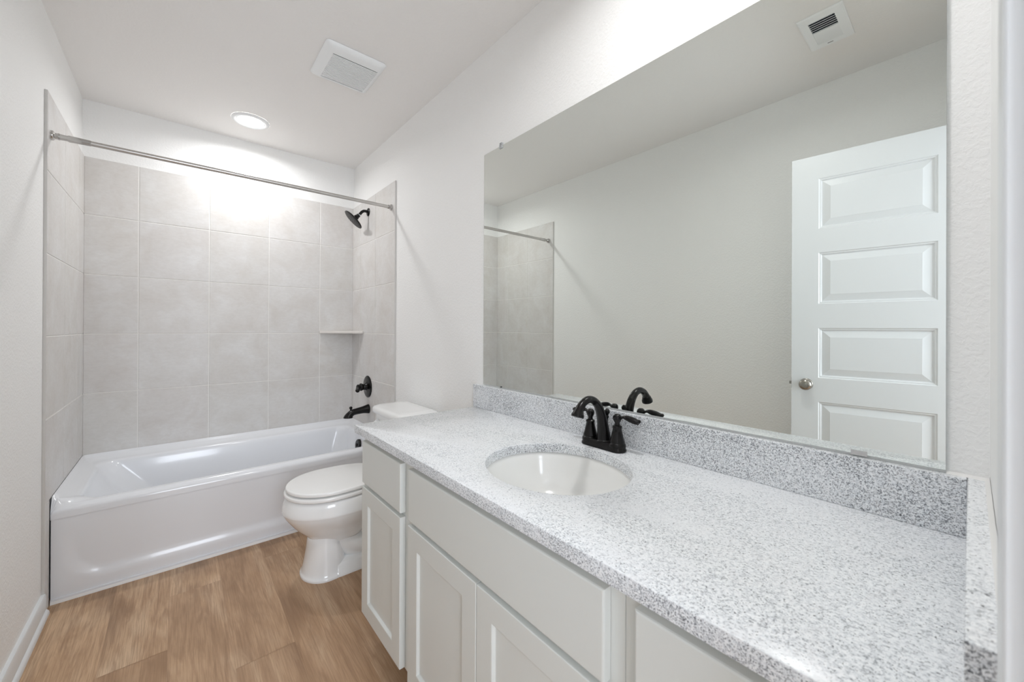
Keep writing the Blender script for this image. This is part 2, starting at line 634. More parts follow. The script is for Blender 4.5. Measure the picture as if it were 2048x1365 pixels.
def tile_panel(us, place, where):
    """us: joint positions along the panel; place(u, z, d) -> point, d=distance off the wall"""
    surround = thing('tile_panel', where, 'tile', 'tile panels around the tub')
    bm = bmesh.new()
    tint = []
    g = 0.0024
    for i in range(len(us) - 1):
        zz = list(rows)
        ua, ub = us[i], us[i + 1]
        for j in range(len(zz) - 1):
            za, zb_ = zz[j], zz[j + 1]
            a0 = ua + (g if i else 0.0)
            b0 = ub - (g if i < len(us) - 2 else 0.0)
            c0 = za + (g if j else 0.0)
            d0 = zb_ - (g if j < len(zz) - 2 else 0.0)
            bev = 0.0014
            r0 = [place(*p) for p in ((a0, c0, 0.001), (b0, c0, 0.001), (b0, d0, 0.001), (a0, d0, 0.001))]
            r1 = [place(*p) for p in ((a0, c0, TT - bev), (b0, c0, TT - bev), (b0, d0, TT - bev), (a0, d0, TT - bev))]
            r2_ = [place(*p) for p in ((a0 + bev, c0 + bev, TT), (b0 - bev, c0 + bev, TT), (b0 - bev, d0 - bev, TT), (a0 + bev, d0 - bev, TT))]
            n0 = len(bm.faces)
            loft(bm, [r0, r1, r2_])
            s_ = random.uniform(-0.02, 0.02)
            tn = (0.5 + s_ + random.uniform(-0.008, 0.008), 0.5 + s_, 0.5 + s_ + random.uniform(-0.01, 0.01), 1)
            tint += [tn] * (len(bm.faces) - n0)
    n0 = len(bm.faces)
    r0 = [place(*p) for p in ((us[0], rows[0], 0.0005), (us[-1], rows[0], 0.0005), (us[-1], rows[-1], 0.0005), (us[0], rows[-1], 0.0005))]
    r1 = [place(*p) for p in ((us[0] + .0005, rows[0] + .0005, TT - 0.0022), (us[-1] - .0005, rows[0] + .0005, TT - 0.0022),
                              (us[-1] - .0005, rows[-1] - .0005, TT - 0.0022), (us[0] + .0005, rows[-1] - .0005, TT - 0.0022))]
    loft(bm, [r0, r1])
    for f in list(bm.faces)[n0:]:
        f.material_index = 1
    tint += [(0.5, 0.5, 0.5, 1)] * (len(bm.faces) - n0)
    o = obj('tile_field', bm, [M_tile, M_grout], surround)
    set_tint(o, tint)
    return surround


tile_panel([TT, 0.2377, 0.5797, 0.9218, 1.2639, W - TT], lambda u, z, d: Vector((u, -d, z)), 'wide grey ceramic tile field on the back wall behind the tub')
tl = tile_panel([0.0005, 0.185, 0.4936, -YTL], lambda u, z, d: Vector((d, -u, z)), 'narrow grey tile field on the left wall at the sloped end of the tub')
tr = tile_panel([0.0005, 0.185, 0.4936, -YTL], lambda u, z, d: Vector((W - d, -u, z)), 'grey tile field on the right wall carrying the black shower fittings')
# narrow tile returns beside the tub front, down to the floor
for x0, x1, surround in ((0.0005, TT, tl), (W - TT, W - 0.0005, tr)):
    o = obj('tile_strip', B(((x0, YTL, 0.0), (x1, -0.7635, 0.4515))), M_tile, surround, bevel=0.001)
    set_tint(o, [(0.5, 0.5, 0.5, 1)] * len(o.data.polygons))
# grey edge profile along the front of the side panels
for x0, x1, surround in ((0.0003, TT - 0.001, tl), (W - TT + 0.001, W - 0.0003, tr)):
    obj('edge_trim', B(((x0, YTL - 0.0022, 0.0865), (x1, YTL, ZT))), M_tile_edge, surround)

# corner shelf
bm = bmesh.new()
sx, sy, sr = W - TT, -TT, 0.253
prof = []
outline = [(sx - 0.0005, sy - 0.0005)]
outline += [(sx - sr, sy - 0.0005), (sx - sr, sy - 0.012), (sx - 0.012, sy - sr), (sx - 0.0005, sy - sr)]
loft(bm, [[Vector((x, y, z)) for x, y in outline] for z in (1.146, 1.166)])
single(obj('corner_shelf', bm, new_mat('shelf_ceramic', (222, 217, 212), 0.3), bevel=0.003),
       'white triangular ceramic shelf in the tiled corner above the tub', 'shelf')

# ================================================================== BATHTUB
tub = thing('bathtub', 'white alcove bathtub with smooth apron under the tiled walls', 'bathtub')
TX0, TX1, TY0, TY1 = 0.0130, W - 0.0130, -0.757, -0.0115


def zf(zback, zfront, span=0.03):
    def f(x, y):
        w = min(1, max(0, (y - (TY0 + 0.012)) / span))
        w = w * w * (3 - 2 * w)
        return zfront + (zback - zfront) * w
    return f


bm = bmesh.new()
# inset left, right, front, back; corner radius; height at the walls, height at the front; blend span
RIM = [(0, 0, 0, 0, 0.006, 0.360, 0.360, 0.03), (0, 0, 0, 0, 0.006, 0.4525, 0.384, 0.016), (0.002, 0.002, 0.002, 0.002, 0.008, 0.4545, 0.392, 0.016),
       (0.007, 0.007, 0.007, 0.007, 0.012, 0.453, 0.3985, 0.016), (0.016, 0.016, 0.016, 0.016, 0.022, 0.442, 0.4010, 0.02)]
INS = catmull([(0.016, 0.016, 0.016, 0.016, 0.022, 0.442, 0.4010, 0.02), (0.045, 0.045, 0.030, 0.050, 0.050, 0.427, 0.4015, 0.05),
               (0.066, 0.066, 0.044, 0.080, 0.075, 0.419, 0.398, 0.06), (0.078, 0.076, 0.054, 0.090, 0.085, 0.406, 0.387, 0.06),
               (0.092, 0.084, 0.062, 0.098, 0.095, 0.375, 0.360, 0.06), (0.150, 0.100, 0.076, 0.112, 0.110, 0.290, 0.285, 0.06),
               (0.235, 0.122, 0.092, 0.130, 0.120, 0.190, 0.190, 0.06), (0.300, 0.150, 0.112, 0.150, 0.120, 0.125, 0.125, 0.06),
               (0.360, 0.190, 0.150, 0.190, 0.110, 0.094, 0.094, 0.06), (0.440, 0.240, 0.210, 0.250, 0.080, 0.086, 0.086, 0.06)], 4)
BX0, BX1 = 0.0104, W - 0.0104
rings = [rrect(BX0 + a, BX1 - b, TY0 + c_, TY1 + 0.001 - d, r, zf(zb_, zf_, sp_), 14, 24) for a, b, c_, d, r, zb_, zf_, sp_ in RIM + INS[1:]]
loft(bm, rings, cap0=False)
# outer skirt hidden below the rim at back and sides is left out; the front is the apron below
obj('basin', bm, M_tub, tub, smooth=True, angle=60)

bm = bmesh.new()
NX, NZ = 150, 60


def sstep(a, b, v):
    v = min(1, max(0, (v - a) / (b - a)))
    return v * v * (3 - 2 * v)


def apron_y(x, z):
    # slightly dished main panel above a projecting lower border
    xr = min(x - TX0, TX1 - x)
    lower = 0.073
    cx_, r = 0.17, 0.13
    dx = max(0.0, cx_ - xr)
    dz = max(0.0, (lower + r) - z)
    d = r - math.hypot(dx, dz) if (dx > 0 and dz > 0) else min(xr - (cx_ - r), z - lower)
    m = sstep(-0.012, 0.040, d) * (1 - sstep(0.10, 0.378, z))
    y = TY0 + 0.003 + 0.011 * m
    if z < 0.0195:
        y = TY0 - 0.0045
    return y


zs = [0.0, 0.0185, 0.0195, 0.0205] + [0.0205 + (0.384 - 0.0205) * (i / NZ) for i in range(1, NZ + 1)]
grid = [[bm.verts.new((TX0 + (TX1 - TX0) * i / NX, apron_y(TX0 + (TX1 - TX0) * i / NX, z) - (0.003 * sstep(0.372, 0.384, z)), z)) for i in range(NX + 1)] for z in zs]
for a, b in zip(grid, grid[1:]):
    for i in range(NX):
        bm.faces.new((a[i], a[i + 1], b[i + 1], b[i]))
# side returns
for i in (0, NX):
    back = [bm.verts.new((TX0 if i == 0 else TX1, -0.70, z)) for z in zs]
    for k in range(len(zs) - 1):
        bm.faces.new((grid[k][i], grid[k + 1][i], back[k + 1], back[k]))
obj('apron', bm, M_tub, tub, smooth=True, angle=50)
bm = bmesh.new()
loft(bm, [[Vector((x, y, z)) for y, z in ((TY0 - 0.004, 0), (TY0 - 0.0085, 0), (TY0 - 0.0075, 0.006), (TY0 - 0.0042, 0.012))] for x in (TX0, TX1)])
obj('caulk_bead', bm, M_caulk, tub, smooth=True)
# overflow plate and drain
bm = bmesh.new()
lathe(bm, (1.424, -0.440, 0.344), Vector((-1, 0, 0.14)), [(0, 0.040), (0.012, 0.040), (0.017, 0.036), (0.019, 0.0)], 32)
lathe(bm, (1.406, -0.440, 0.3465), Vector((-1, 0, 0.14)), [(0, 0.011), (0.006, 0.010), (0.009, 0)], 16)
obj('overflow_plate', bm, M_bronze, tub, smooth=True, angle=40)
bm = bmesh.new()
lathe(bm, (1.13, -0.385, 0.085), (0, 0, 1), [(0, 0.035), (0.004, 0.034), (0.006, 0.028), (0.005, 0.0)], 28)
obj('drain', bm, M_bronze, tub, smooth=True, angle=40)

# ================================================================== SHOWER ROD
rod = thing('shower_curtain_rod', 'brushed steel curtain rod spanning between the tiled walls above the tub', 'curtain rod')
RY, RZ = -0.775, 2.004
bm = bmesh.new()
lathe(bm, (0.125, RY, RZ), (1, 0, 0), [(0, 0.0108), (1.375, 0.0108)], 24)
obj('outer_tube', bm, M_steel, rod, smooth=True, angle=40)
bm = bmesh.new()
lathe(bm, (0.026, RY, RZ), (1, 0, 0), [(0, 0.0125), (0.004, 0.0128), (0.030, 0.0115), (0.036, 0.0145), (0.075, 0.0128), (0.100, 0.0122), (0.102, 0.0105)], 24)
obj('grip_sleeve', bm, M_chrome, rod, smooth=True, angle=30)
for xx, d in ((TT, 1), (W - TT, -1)):
    bm = bmesh.new()
    lathe(bm, (xx, RY, RZ), (d, 0, 0), [(0, 0.0205), (0.003, 0.0205), (0.006, 0.0200), (0.009, 0.0165), (0.011, 0.0130), (0.019, 0.0130), (0.022, 0.0145), (0.026, 0.0125)], 24)
    obj('end_flange', bm, M_chrome, rod, smooth=True, angle=35)

# ================================================================== SHOWER HEAD
sh = thing('showerhead', 'black shower head on bent arm from the right tiled wall', 'shower head')
FX, FY = W - TT, -0.353
bm = bmesh.new()
lathe(bm, (FX, FY, 2.066), (-1, 0, 0), [(0, 0.031), (0.003, 0.031), (0.006, 0.028), (0.010, 0.018), (0.012, 0.0125)], 32)
obj('wall_flange', bm, M_bronze, sh, smooth=True, angle=40)
bm = bmesh.new()
path = catmull([(FX - 0.004, FY, 2.066), (FX - 0.025, FY, 2.070), (FX - 0.045, FY, 2.062), (FX - 0.062, FY, 2.042), (FX - 0.070, FY, 2.032)], 6)
tube(bm, path, 0.0105, 18)
obj('shower_arm', bm, M_bronze, sh, smooth=True, angle=50)
ax = Vector((-0.68, 0.17, -0.71)).normalized()
hd = Vector((FX - 0.066, FY, 2.036))
bm = bmesh.new()
lathe(bm, hd, ax, [(0, 0.0108), (0.0065, 0.0112)], 18)
obj('thread_tape', bm, M_plastic, sh, smooth=True, angle=50)
bm = bmesh.new()
lathe(bm, hd + ax * 0.0065, ax, [(0, 0.0125), (0.002, 0.0145), (0.012, 0.0150), (0.014, 0.0135), (0.022, 0.0185), (0.030, 0.0185), (0.034, 0.023),
                                (0.040, 0.042), (0.045, 0.061), (0.049, 0.075), (0.053, 0.0795), (0.058, 0.0795), (0.060, 0.076)], 48)
obj('spray_head', bm, M_bronze, sh, smooth=True, angle=45)
bm = bmesh.new()
hc2 = hd + ax * 0.0665
lathe(bm, hc2, ax, [(0, 0.075), (0.0015, 0.072), (0.0015, 0.0)], 48)
xx, yy = frame_for(ax)
for ring, n in ((0.018, 8), (0.035, 14), (0.052, 20), (0.066, 26)):
    for i in range(n):
        a = 2 * PI * i / n
        lathe(bm, hc2 + ax * 0.0015 + (xx * math.cos(a) + yy * math.sin(a)) * ring, ax, [(0, 0.0022), (0.0018, 0.0014)], 6)
obj('nozzle_face', bm, M_bronze2, sh, smooth=True, angle=40)

# ================================================================== SHOWER VALVE
va = thing('shower_valve', 'black round valve trim with lever handle on the tiled wall above the tub spout', 'shower valve')
VX, VY, VZ = W - TT, -0.359, 0.748
bm = bmesh.new()
lathe(bm, (VX, VY, VZ), (-1, 0, 0), [(0, 0.082), (0.003, 0.082), (0.007, 0.078), (0.010, 0.060), (0.012, 0.035), (0.014, 0.030)], 56)
obj('escutcheon', bm, M_bronze, va, smooth=True, angle=40)
bm = bmesh.new()
lathe(bm, (VX - 0.012, VY, VZ), (-1, 0, 0), [(0, 0.030), (0.006, 0.028), (0.010, 0.024), (0.026, 0.022), (0.032, 0.026), (0.040, 0.029), (0.046, 0.027), (0.052, 0.020),
                                             (0.060, 0.022), (0.066, 0.021), (0.072, 0.012), (0.074, 0.0)], 32)
obj('handle_hub', bm, M_bronze, va, smooth=True, angle=40)
bm = bmesh.new()
path = catmull([(VX - 0.070, VY, VZ + 0.002), (VX - 0.078, VY - 0.012, VZ + 0.004), (VX - 0.088, VY - 0.034, VZ - 0.004), (VX - 0.098, VY - 0.062, VZ - 0.012),
                (VX - 0.100, VY - 0.070, VZ - 0.013)], 6)
tube(bm, path, [0.0085 + 0.004 * sstep(0.2, 0.8, i / (len(path) - 1)) for i in range(len(path))], 16, flat=(1.25, 0.8))
lathe(bm, (VX - 0.1005, VY - 0.072, VZ - 0.013), (-0.35, -1, -0.2), [(-0.006, 0.010), (-0.002, 0.0135), (0.003, 0.0135), (0.006, 0.009), (0.007, 0)], 18)
obj('lever_handle', bm, M_bronze, va, smooth=True, angle=50)

# ================================================================== TUB SPOUT
sp = thing('tub_spout', 'black tub spout with flared tip below the shower valve', 'tub spout')
PX, PY, PZ_ = W - TT, -0.376, 0.583
bm = bmesh.new()
sec = catmull([(0.000, 0.000, 0.0345, 0.0345), (0.010, 0.000, 0.0335, 0.0330), (0.040, -0.002, 0.0280, 0.0270), (0.075, -0.006, 0.0245, 0.0240), (0.105, -0.010, 0.0235, 0.0232)], 6)
rings = []
for d, dz, ry, rz in sec:
    rings.append([Vector((PX - d, PY + ry * math.cos(a), PZ_ + dz + rz * math.sin(a))) for a in (2 * PI * k / 28 for k in range(28))])
# bend down and flare
bend = catmull([(0.105, -0.010, 0, 0.0233), (0.119, -0.014, 28, 0.0235), (0.132, -0.022, 50, 0.0245), (0.142, -0.032, 68, 0.0275), (0.147, -0.041, 80, 0.0310), (0.1495, -0.047, 88, 0.0330)], 4)[1:]
for d, dz, tilt, r in bend:
    tl = math.radians(tilt)
    uz = Vector((-math.sin(tl), 0, math.cos(tl)))
    rings.append([Vector((PX - d, PY, PZ_ + dz)) + Vector((0, r * math.cos(a), 0)) + uz * (r * math.sin(a)) for a in (2 * PI * k / 28 for k in range(28))])
loft(bm, rings)
obj('spout_body', bm, M_bronze, sp, smooth=True, angle=50)
bm = bmesh.new()
lathe(bm, (PX - 0.130, PY, PZ_ - 0.008), (0, 0, 1), [(0, 0.009), (0.014, 0.0065), (0.020, 0.0060), (0.024, 0.0095), (0.029, 0.0115), (0.036, 0.0105), (0.040, 0.006), (0.041, 0)], 20)
obj('diverter_knob', bm, M_bronze, sp, smooth=True, angle=50)

# ================================================================== TOILET
to = thing('toilet', 'white two-piece toilet with closed lid between the tub and the vanity', 'toilet')
CY = -1.238


def egg(xf, xb, hw, z, n=48, p=2.0, wide=0.45):
    """egg-like ring: front at xf (small x), back at xb; widest point at 'wide' of the way from front"""
    xm = xf + (xb - xf) * wide
    out = []
    for i in range(n):
        a = 2 * PI * i / n
        ca, sa = math.cos(a), math.sin(a)
        if ca < 0:
            x = xm + (xm - xf) * ca
        else:
            e = 2.0 / 2.6
            x = xm + (xb - xm) * (abs(ca) ** e)
        y = CY + hw * (abs(sa) ** (2.0 / (2.0 if ca < 0 else 2.5))) * (1 if sa >= 0 else -1)
        out.append(Vector((x, y, z)))
    return out


bm = bmesh.new()
secs = catmull([  # xf, xb, hw, z, wide
    (0.925, 1.150, 0.078, 0.150, 0.5), (0.897, 1.190, 0.106, 0.190, 0.5), (0.862, 1.230, 0.134, 0.225, 0.48), (0.832, 1.260, 0.160, 0.262, 0.46),
    (0.808, 1.280, 0.179, 0.296, 0.45), (0.798, 1.290, 0.187, 0.316, 0.45), (0.7945, 1.292, 0.1895, 0.326, 0.45), (0.7965, 1.292, 0.188, 0.345, 0.45),
    (0.804, 1.291, 0.184, 0.372, 0.45), (0.811, 1.290, 0.179, 0.384, 0.45), (0.819, 1.285, 0.172, 0.3885, 0.45)], 3)
loft(bm, [egg(a, b, h, z, wide=w) for a, b, h, z, w in secs])
# rear deck under the tank
rings = []
for z, x0, x1, hw in ((0.20, 1.13, 1.34, 0.070), (0.26, 1.10, 1.40, 0.085), (0.32, 1.09, 1.45, 0.105), (0.352, 1.09, 1.478, 0.118), (0.384, 1.09, 1.480, 0.118), (0.389, 1.10, 1.474, 0.112)):
    rings.append(rrect(x0, x1, CY - hw, CY + hw, 0.035, z, 5, 4))
loft(bm, rings)
obj('bowl', bm, M_porc, to, smooth=True, angle=55)
bm = bmesh.new()
# front pedestal column
secs = catmull([(0.872, 1.080, 0.122, 0.000, 0.5), (0.872, 1.080, 0.122, 0.010, 0.5), (0.880, 1.075, 0.113, 0.024, 0.5), (0.890, 1.065, 0.105, 0.070, 0.5), (0.898, 1.055, 0.098, 0.120, 0.5),
                (0.903, 1.050, 0.093, 0.165, 0.5), (0.912, 1.060, 0.088, 0.200, 0.5)], 4)
loft(bm, [egg(a, b, h, z, wide=w) for a, b, h, z, w in secs])
# foot
rings = []
for z, gx, hw in ((0.0, 0.0, 0.120), (0.012, 0.0, 0.120), (0.022, 0.008, 0.112), (0.050, 0.012, 0.106), (0.060, 0.022, 0.090)):
    rings.append(rrect(0.955, 1.420 - gx, CY - hw, CY + hw, 0.07, z, 6, 4))
loft(bm, rings)
obj('pedestal', bm, M_porc, to, smooth=True, angle=55)
bm = bmesh.new()
path = catmull([(1.02, CY, 0.19), (1.08, CY, 0.120), (1.14, CY, 0.085), (1.20, CY, 0.115), (1.235, CY, 0.190), (1.28, CY, 0.255), (1.335, CY, 0.235), (1.365, CY, 0.150), (1.375, CY, 0.020)], 7)
tube(bm, path, [0.070 + 0.012 * math.sin(3.1 * i / len(path)) for i in range(len(path))], 26, flat=(1.15, 0.92))
obj('trapway', bm, M_porc, to, smooth=True, angle=60)
for s_ in (1, -1):
    bm = bmesh.new()
    lathe(bm, (1.205, CY + s_ * 0.099, 0.045), (0, 0, 1), [(0, 0.015), (0.012, 0.015), (0.018, 0.012), (0.021, 0.006), (0.022, 0)], 18)
    obj('bolt_cap', bm, M_porc, to, smooth=True, angle=50)


def slab(xf, xb, hw, z0, z1, r, wide=0.43):
    bm = bmesh.new()
    rr = []
    for k in range(5):
        a = PI / 2 * k / 4
        i = r * (1 - math.sin(a))
        rr.append((i, z0 + r * (1 - math.cos(a))))
    for k in range(5):
        a = PI / 2 * k / 4
        i = r * (1 - math.cos(a))
        rr.append((i, z1 - r + r * math.sin(a)))
    loft(bm, [egg(xf + i, xb - i, hw - i, z, 64, wide=wide) for i, z in rr])
    return bm


M_seat = new_mat('seat_plastic', (244, 244, 243), 0.14, coat=0.3)
obj('seat', slab(0.803, 1.262, 0.186, 0.3950, 0.4130, 0.0060), M_seat, to, smooth=True, angle=60)
lidbm = slab(0.810, 1.266, 0.181, 0.4190, 0.4370, 0.0065)
obj('seat_lid', lidbm, M_seat, to, smooth=True, angle=60)
for s_ in (1, -1):
    bm = bmesh.new()
    lathe(bm, (1.262, CY + s_ * 0.075 - 0.02, 0.402), (0, 1, 0), [(0, 0.013), (0.004, 0.014), (0.036, 0.014), (0.04, 0.013)], 16)
    box(bm, (1.250, CY + s_ * 0.075 - 0.018, 0.388), (1.276, CY + s_ * 0.075 + 0.018, 0.402))
    obj('seat_hinge', bm, M_seat, to, smooth=True, angle=40)
for x_, y_ in ((0.90, 0.12), (0.90, -0.12), (1.15, 0.13), (1.15, -0.13)):
    for z_, h_ in ((0.3880, 0.0075), (0.4125, 0.007)):
        bm = bmesh.new()
        lathe(bm, (x_, CY + y_, z_), (0, 0, 1), [(0, 0.0075), (h_, 0.0075)], 10)
        obj('bumper', bm, M_rubber, to)
# tank
bm = bmesh.new()
rings = []
for z, gx, hw in ((0.389, 0.035, 0.158), (0.396, 0.022, 0.172), (0.420, 0.016, 0.180), (0.55, 0.008, 0.190), (0.700, 0.000, 0.197), (0.704, 0.000, 0.197)):
    rings.append(rrect(1.300 + gx, 1.506 - gx * 0.3, CY - hw, CY + hw, 0.035, z, 6, 6))
loft(bm, rings)
obj('tank', bm, M_porc, to, smooth=True, angle=50)


def lid_ring(g, z, bow):
    pts = rrect(1.284 + g, 1.512 - g, CY - 0.212 + g, CY + 0.212 - g, 0.045, z, 8, 10)
    out = []
    for p in pts:
        k = (p.y - CY) / 0.212
        if p.x < 1.40:
            p.x -= bow * (1 - k * k)
        out.append(p)
    return out


bm = bmesh.new()
loft(bm, [lid_ring(0.004, 0.704, 0.010), lid_ring(0.000, 0.708, 0.012), lid_ring(0.000, 0.726, 0.012), lid_ring(0.003, 0.7345, 0.012), lid_ring(0.010, 0.7405, 0.012), lid_ring(0.024, 0.743, 0.010),
          lid_ring(0.06, 0.744, 0.006)])
obj('tank_lid', bm, M_porc, to, smooth=True, angle=60)
bm = bmesh.new()
lathe(bm, (1.300, CY + 0.135, 0.655), (-1, 0, 0), [(0, 0.014), (0.006, 0.014), (0.010, 0.010), (0.016, 0.009)], 18)
path = catmull([(1.284, CY + 0.135, 0.655), (1.280, CY + 0.115, 0.654), (1.278, CY + 0.085, 0.650), (1.279, CY + 0.060, 0.646)], 5)
tube(bm, path, [0.008 + 0.002 * i / len(path) for i in range(len(path))], 12, flat=(1.2, 0.6))
obj('flush_lever', bm, M_plastic, to, smooth=True, angle=50)
to['base'] = 0

# ================================================================== VANITY CABINETS
XF, XB = 0.955, 0.975      # front faces, face frame plane
VB, VTOP = 0.115, HC - 0.0295
CABS = [(-1.790, -2.1785), (-2.1785, -2.9490), (-2.9490, YF)]


def front_slab(bm, ya, yb, za, zb, ch=0.0035):
    """flat drawer front facing -x; ya>yb"""
    def ring(x, g):
        return [Vector((x, ya - g, za + g)), Vector((x, yb + g, za + g)), Vector((x, yb + g, zb - g)), Vector((x, ya - g, zb - g))]
    loft(bm, [ring(XB - 0.001, 0), ring(XF + ch, 0), ring(XF + ch * 0.3, ch * 0.3), ring(XF, ch)])


def shaker(bm, ya, yb, za, zb, fr=0.060, ch=0.002, dep=0.009):
    def ring(x, g):
        return [Vector((x, ya - g, za + g)), Vector((x, yb + g, za + g)), Vector((x, yb + g, zb - g)), Vector((x, ya - g, zb - g))]
    loft(bm, [ring(XB - 0.001, 0), ring(XF + ch, 0), ring(XF + ch * 0.3, ch * 0.3), ring(XF, ch), ring(XF, fr - 0.003), ring(XF + 0.001, fr - 0.001), ring(XF + dep - 0.001, fr + 0.0015), ring(XF + dep, fr + 0.003)])


def carcass(y0, y1):
    # y0 > y1; open-fronted box behind a face frame, on a recessed toe kick
    bm = bmesh.new()
    ya, yb = y0 - 0.0004, y1 + 0.0004
    xr, p = W - 0.002, 0.016
    box(bm, (XB, yb, VB), (XB + 0.018, ya, VTOP))                    # face frame and fronts
    box(bm, (XB + 0.018, ya - p, VB), (xr, ya, VTOP))                # end panels
    box(bm, (XB + 0.018, yb, VB), (xr, yb + p, VTOP))
    box(bm, (XB + 0.018, yb + p, VB), (xr - p, ya - p, VB + p))      # bottom
    box(bm, (xr - p, yb + p, VB), (xr, ya - p, VTOP))                # back
    box(bm, (XB + 0.072, yb, 0.0), (XB + 0.088, ya, VB))             # recessed toe kick
    box(bm, (XB + 0.088, ya - p, 0.0), (xr, ya, VB))
    box(bm, (XB + 0.088, yb, 0.0), (xr, yb + p, VB))
    return bm


ZD0, ZD1, ZW0, ZW1 = 0.121, 0.596, 0.610, 0.765
c1 = thing('vanity_cabinet', 'narrow white vanity cabinet nearest the toilet, one drawer over one door', 'cabinet', 'vanity cabinets')
obj('cabinet_body', carcass(*CABS[0]), M_cab, c1, bevel=0.0008)
bm = bmesh.new(); front_slab(bm, -1.819, -2.151, ZW0, ZW1)
obj('drawer_front', bm, M_cab, c1)
bm = bmesh.new(); shaker(bm, -1.819, -2.151, ZD0, ZD1)
obj('cabinet_door', bm, M_cab, c1)
c2 = thing('vanity_cabinet', 'wide white sink cabinet with long false drawer front over two doors', 'cabinet', 'vanity cabinets')
obj('cabinet_body', carcass(*CABS[1]), M_cab, c2, bevel=0.0008)
bm = bmesh.new(); front_slab(bm, -2.2065, -2.921, ZW0, ZW1)
obj('false_drawer_front', bm, M_cab, c2)
bm = bmesh.new(); shaker(bm, -2.2065, -2.5615, ZD0, ZD1)
obj('cabinet_door', bm, M_cab, c2)
bm = bmesh.new(); shaker(bm, -2.5640, -2.921, ZD0, ZD1)
obj('cabinet_door', bm, M_cab, c2)
c3 = thing('vanity_cabinet', 'white drawer cabinet at the near end of the vanity beside the entry wall', 'cabinet', 'vanity cabinets')
obj('cabinet_body', carcass(*CABS[2]), M_cab, c3, bevel=0.0008)
bm = bmesh.new(); front_slab(bm, -2.977, -3.302, ZW0, ZW1)
obj('drawer_front', bm, M_cab, c3)
bm = bmesh.new(); shaker(bm, -2.977, -3.302, ZD0, ZD1)
obj('cabinet_door', bm, M_cab, c3)

# ================================================================== COUNTERTOP, SPLASHES, SINK
SCX, SCY, SRX, SRY = 1.221, -2.566, 0.187, 0.208
KX0, KX1, KY0, KY1 = 0.945, W - 0.0005, YF + 0.0005, -1.765
corners = [(KX0, KY0), (KX1, KY0), (KX1, KY1), (KX0, KY1)]
angs = sorted([2 * PI * i / 112 for i in range(112)] + [math.atan2(y - SCY, x - SCX) % (2 * PI) for x, y in corners])


def rect_hit(a):
    c, s_ = math.cos(a), math.sin(a)
    t_ = min((KX1 - SCX) / c if c > 1e-9 else 1e9, (KX0 - SCX) / c if c < -1e-9 else 1e9,
             (KY1 - SCY) / s_ if s_ > 1e-9 else 1e9, (KY0 - SCY) / s_ if s_ < -1e-9 else 1e9)
    return SCX + c * t_, SCY + s_ * t_


def ell(a, k, z):
    # same polar angle as the rectangle point
    c, s_ = math.cos(a), math.sin(a)
    r = 1 / math.sqrt((c / (SRX * k)) ** 2 + (s_ / (SRY * k)) ** 2)
    return Vector((SCX + c * r, SCY + s_ * r, z))


bm = bmesh.new()
zt, zb = HC, HC - 0.0295
bv = 0.0022


def rect_ring(g, z):
    out = []
    for a in angs:
        x, y = rect_hit(a)
        x = min(max(x, KX0 + g), KX1)
        y = min(max(y, KY0), KY1 - g)
        out.append(Vector((x, y, z)))
    return out


rings = [rect_ring(bv, zt), rect_ring(bv * 0.3, zt - bv * 0.3), rect_ring(0, zt - bv), rect_ring(0, zb),
         [ell(a, 1.0, zb) for a in angs], [ell(a, 1.0, zt - bv) for a in angs], [ell(a, 1.0 + 0.3 * bv / SRX, zt - bv * 0.3) for a in angs], [ell(a, 1.0 + bv / SRX, zt) for a in angs]]
rings.append(rings[0])
vr = [[bm.verts.new(p) for p in r] for r in rings[:-1]]
vr.append(vr[0])
n = len(angs)
for a, b in zip(vr, vr[1:]):
    for i in range(n):
        j = (i + 1) % n
        bm.faces.new((a[i], a[j], b[j], b[i]))
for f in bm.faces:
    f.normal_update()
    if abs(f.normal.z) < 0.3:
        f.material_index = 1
single(obj('countertop', bm, [M_gran, M_gran_shaded], smooth=True, angle=25), 'speckled light grey granite countertop with an oval sink cutout on the vanity', 'countertop')
BSZ = HC + 0.107
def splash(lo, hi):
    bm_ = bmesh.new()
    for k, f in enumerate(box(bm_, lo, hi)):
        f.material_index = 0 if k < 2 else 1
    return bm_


single(obj('backsplash', splash((W - 0.0205, YF + 0.0265, HC + 0.0003), (W - 0.0005, -1.758, BSZ)), [M_gran, M_gran_shaded], bevel=0.0012),
       'long grey granite backsplash strip on the counter below the mirror', 'backsplash', 'granite splashes')
side = thing('side_splash', 'short grey granite splash on the counter against the entry wall at right edge', 'backsplash', 'granite splashes')
obj('splash_slab', splash((KX0, YF + 0.0005, HC + 0.0003), (W - 0.0005, YF + 0.0262, BSZ)), [M_gran, M_gran_shaded], side, bevel=0.0014)
bm = bmesh.new()
loft(bm, [[Vector((x, YF + a, BSZ + b)) for a, b in ((0.0006, 0.0), (0.006, 0.0), (0.004, 0.002), (0.0006, 0.007))] for x in (KX0, W - 0.001)])
loft(bm, [[Vector((W - a, y, BSZ + b)) for a, b in ((0.0006, 0.0), (0.006, 0.0), (0.004, 0.002), (0.0006, 0.005))] for y in (YF + 0.001, -3.279)])
obj('caulk_bead', bm, M_caulk, side, smooth=True)

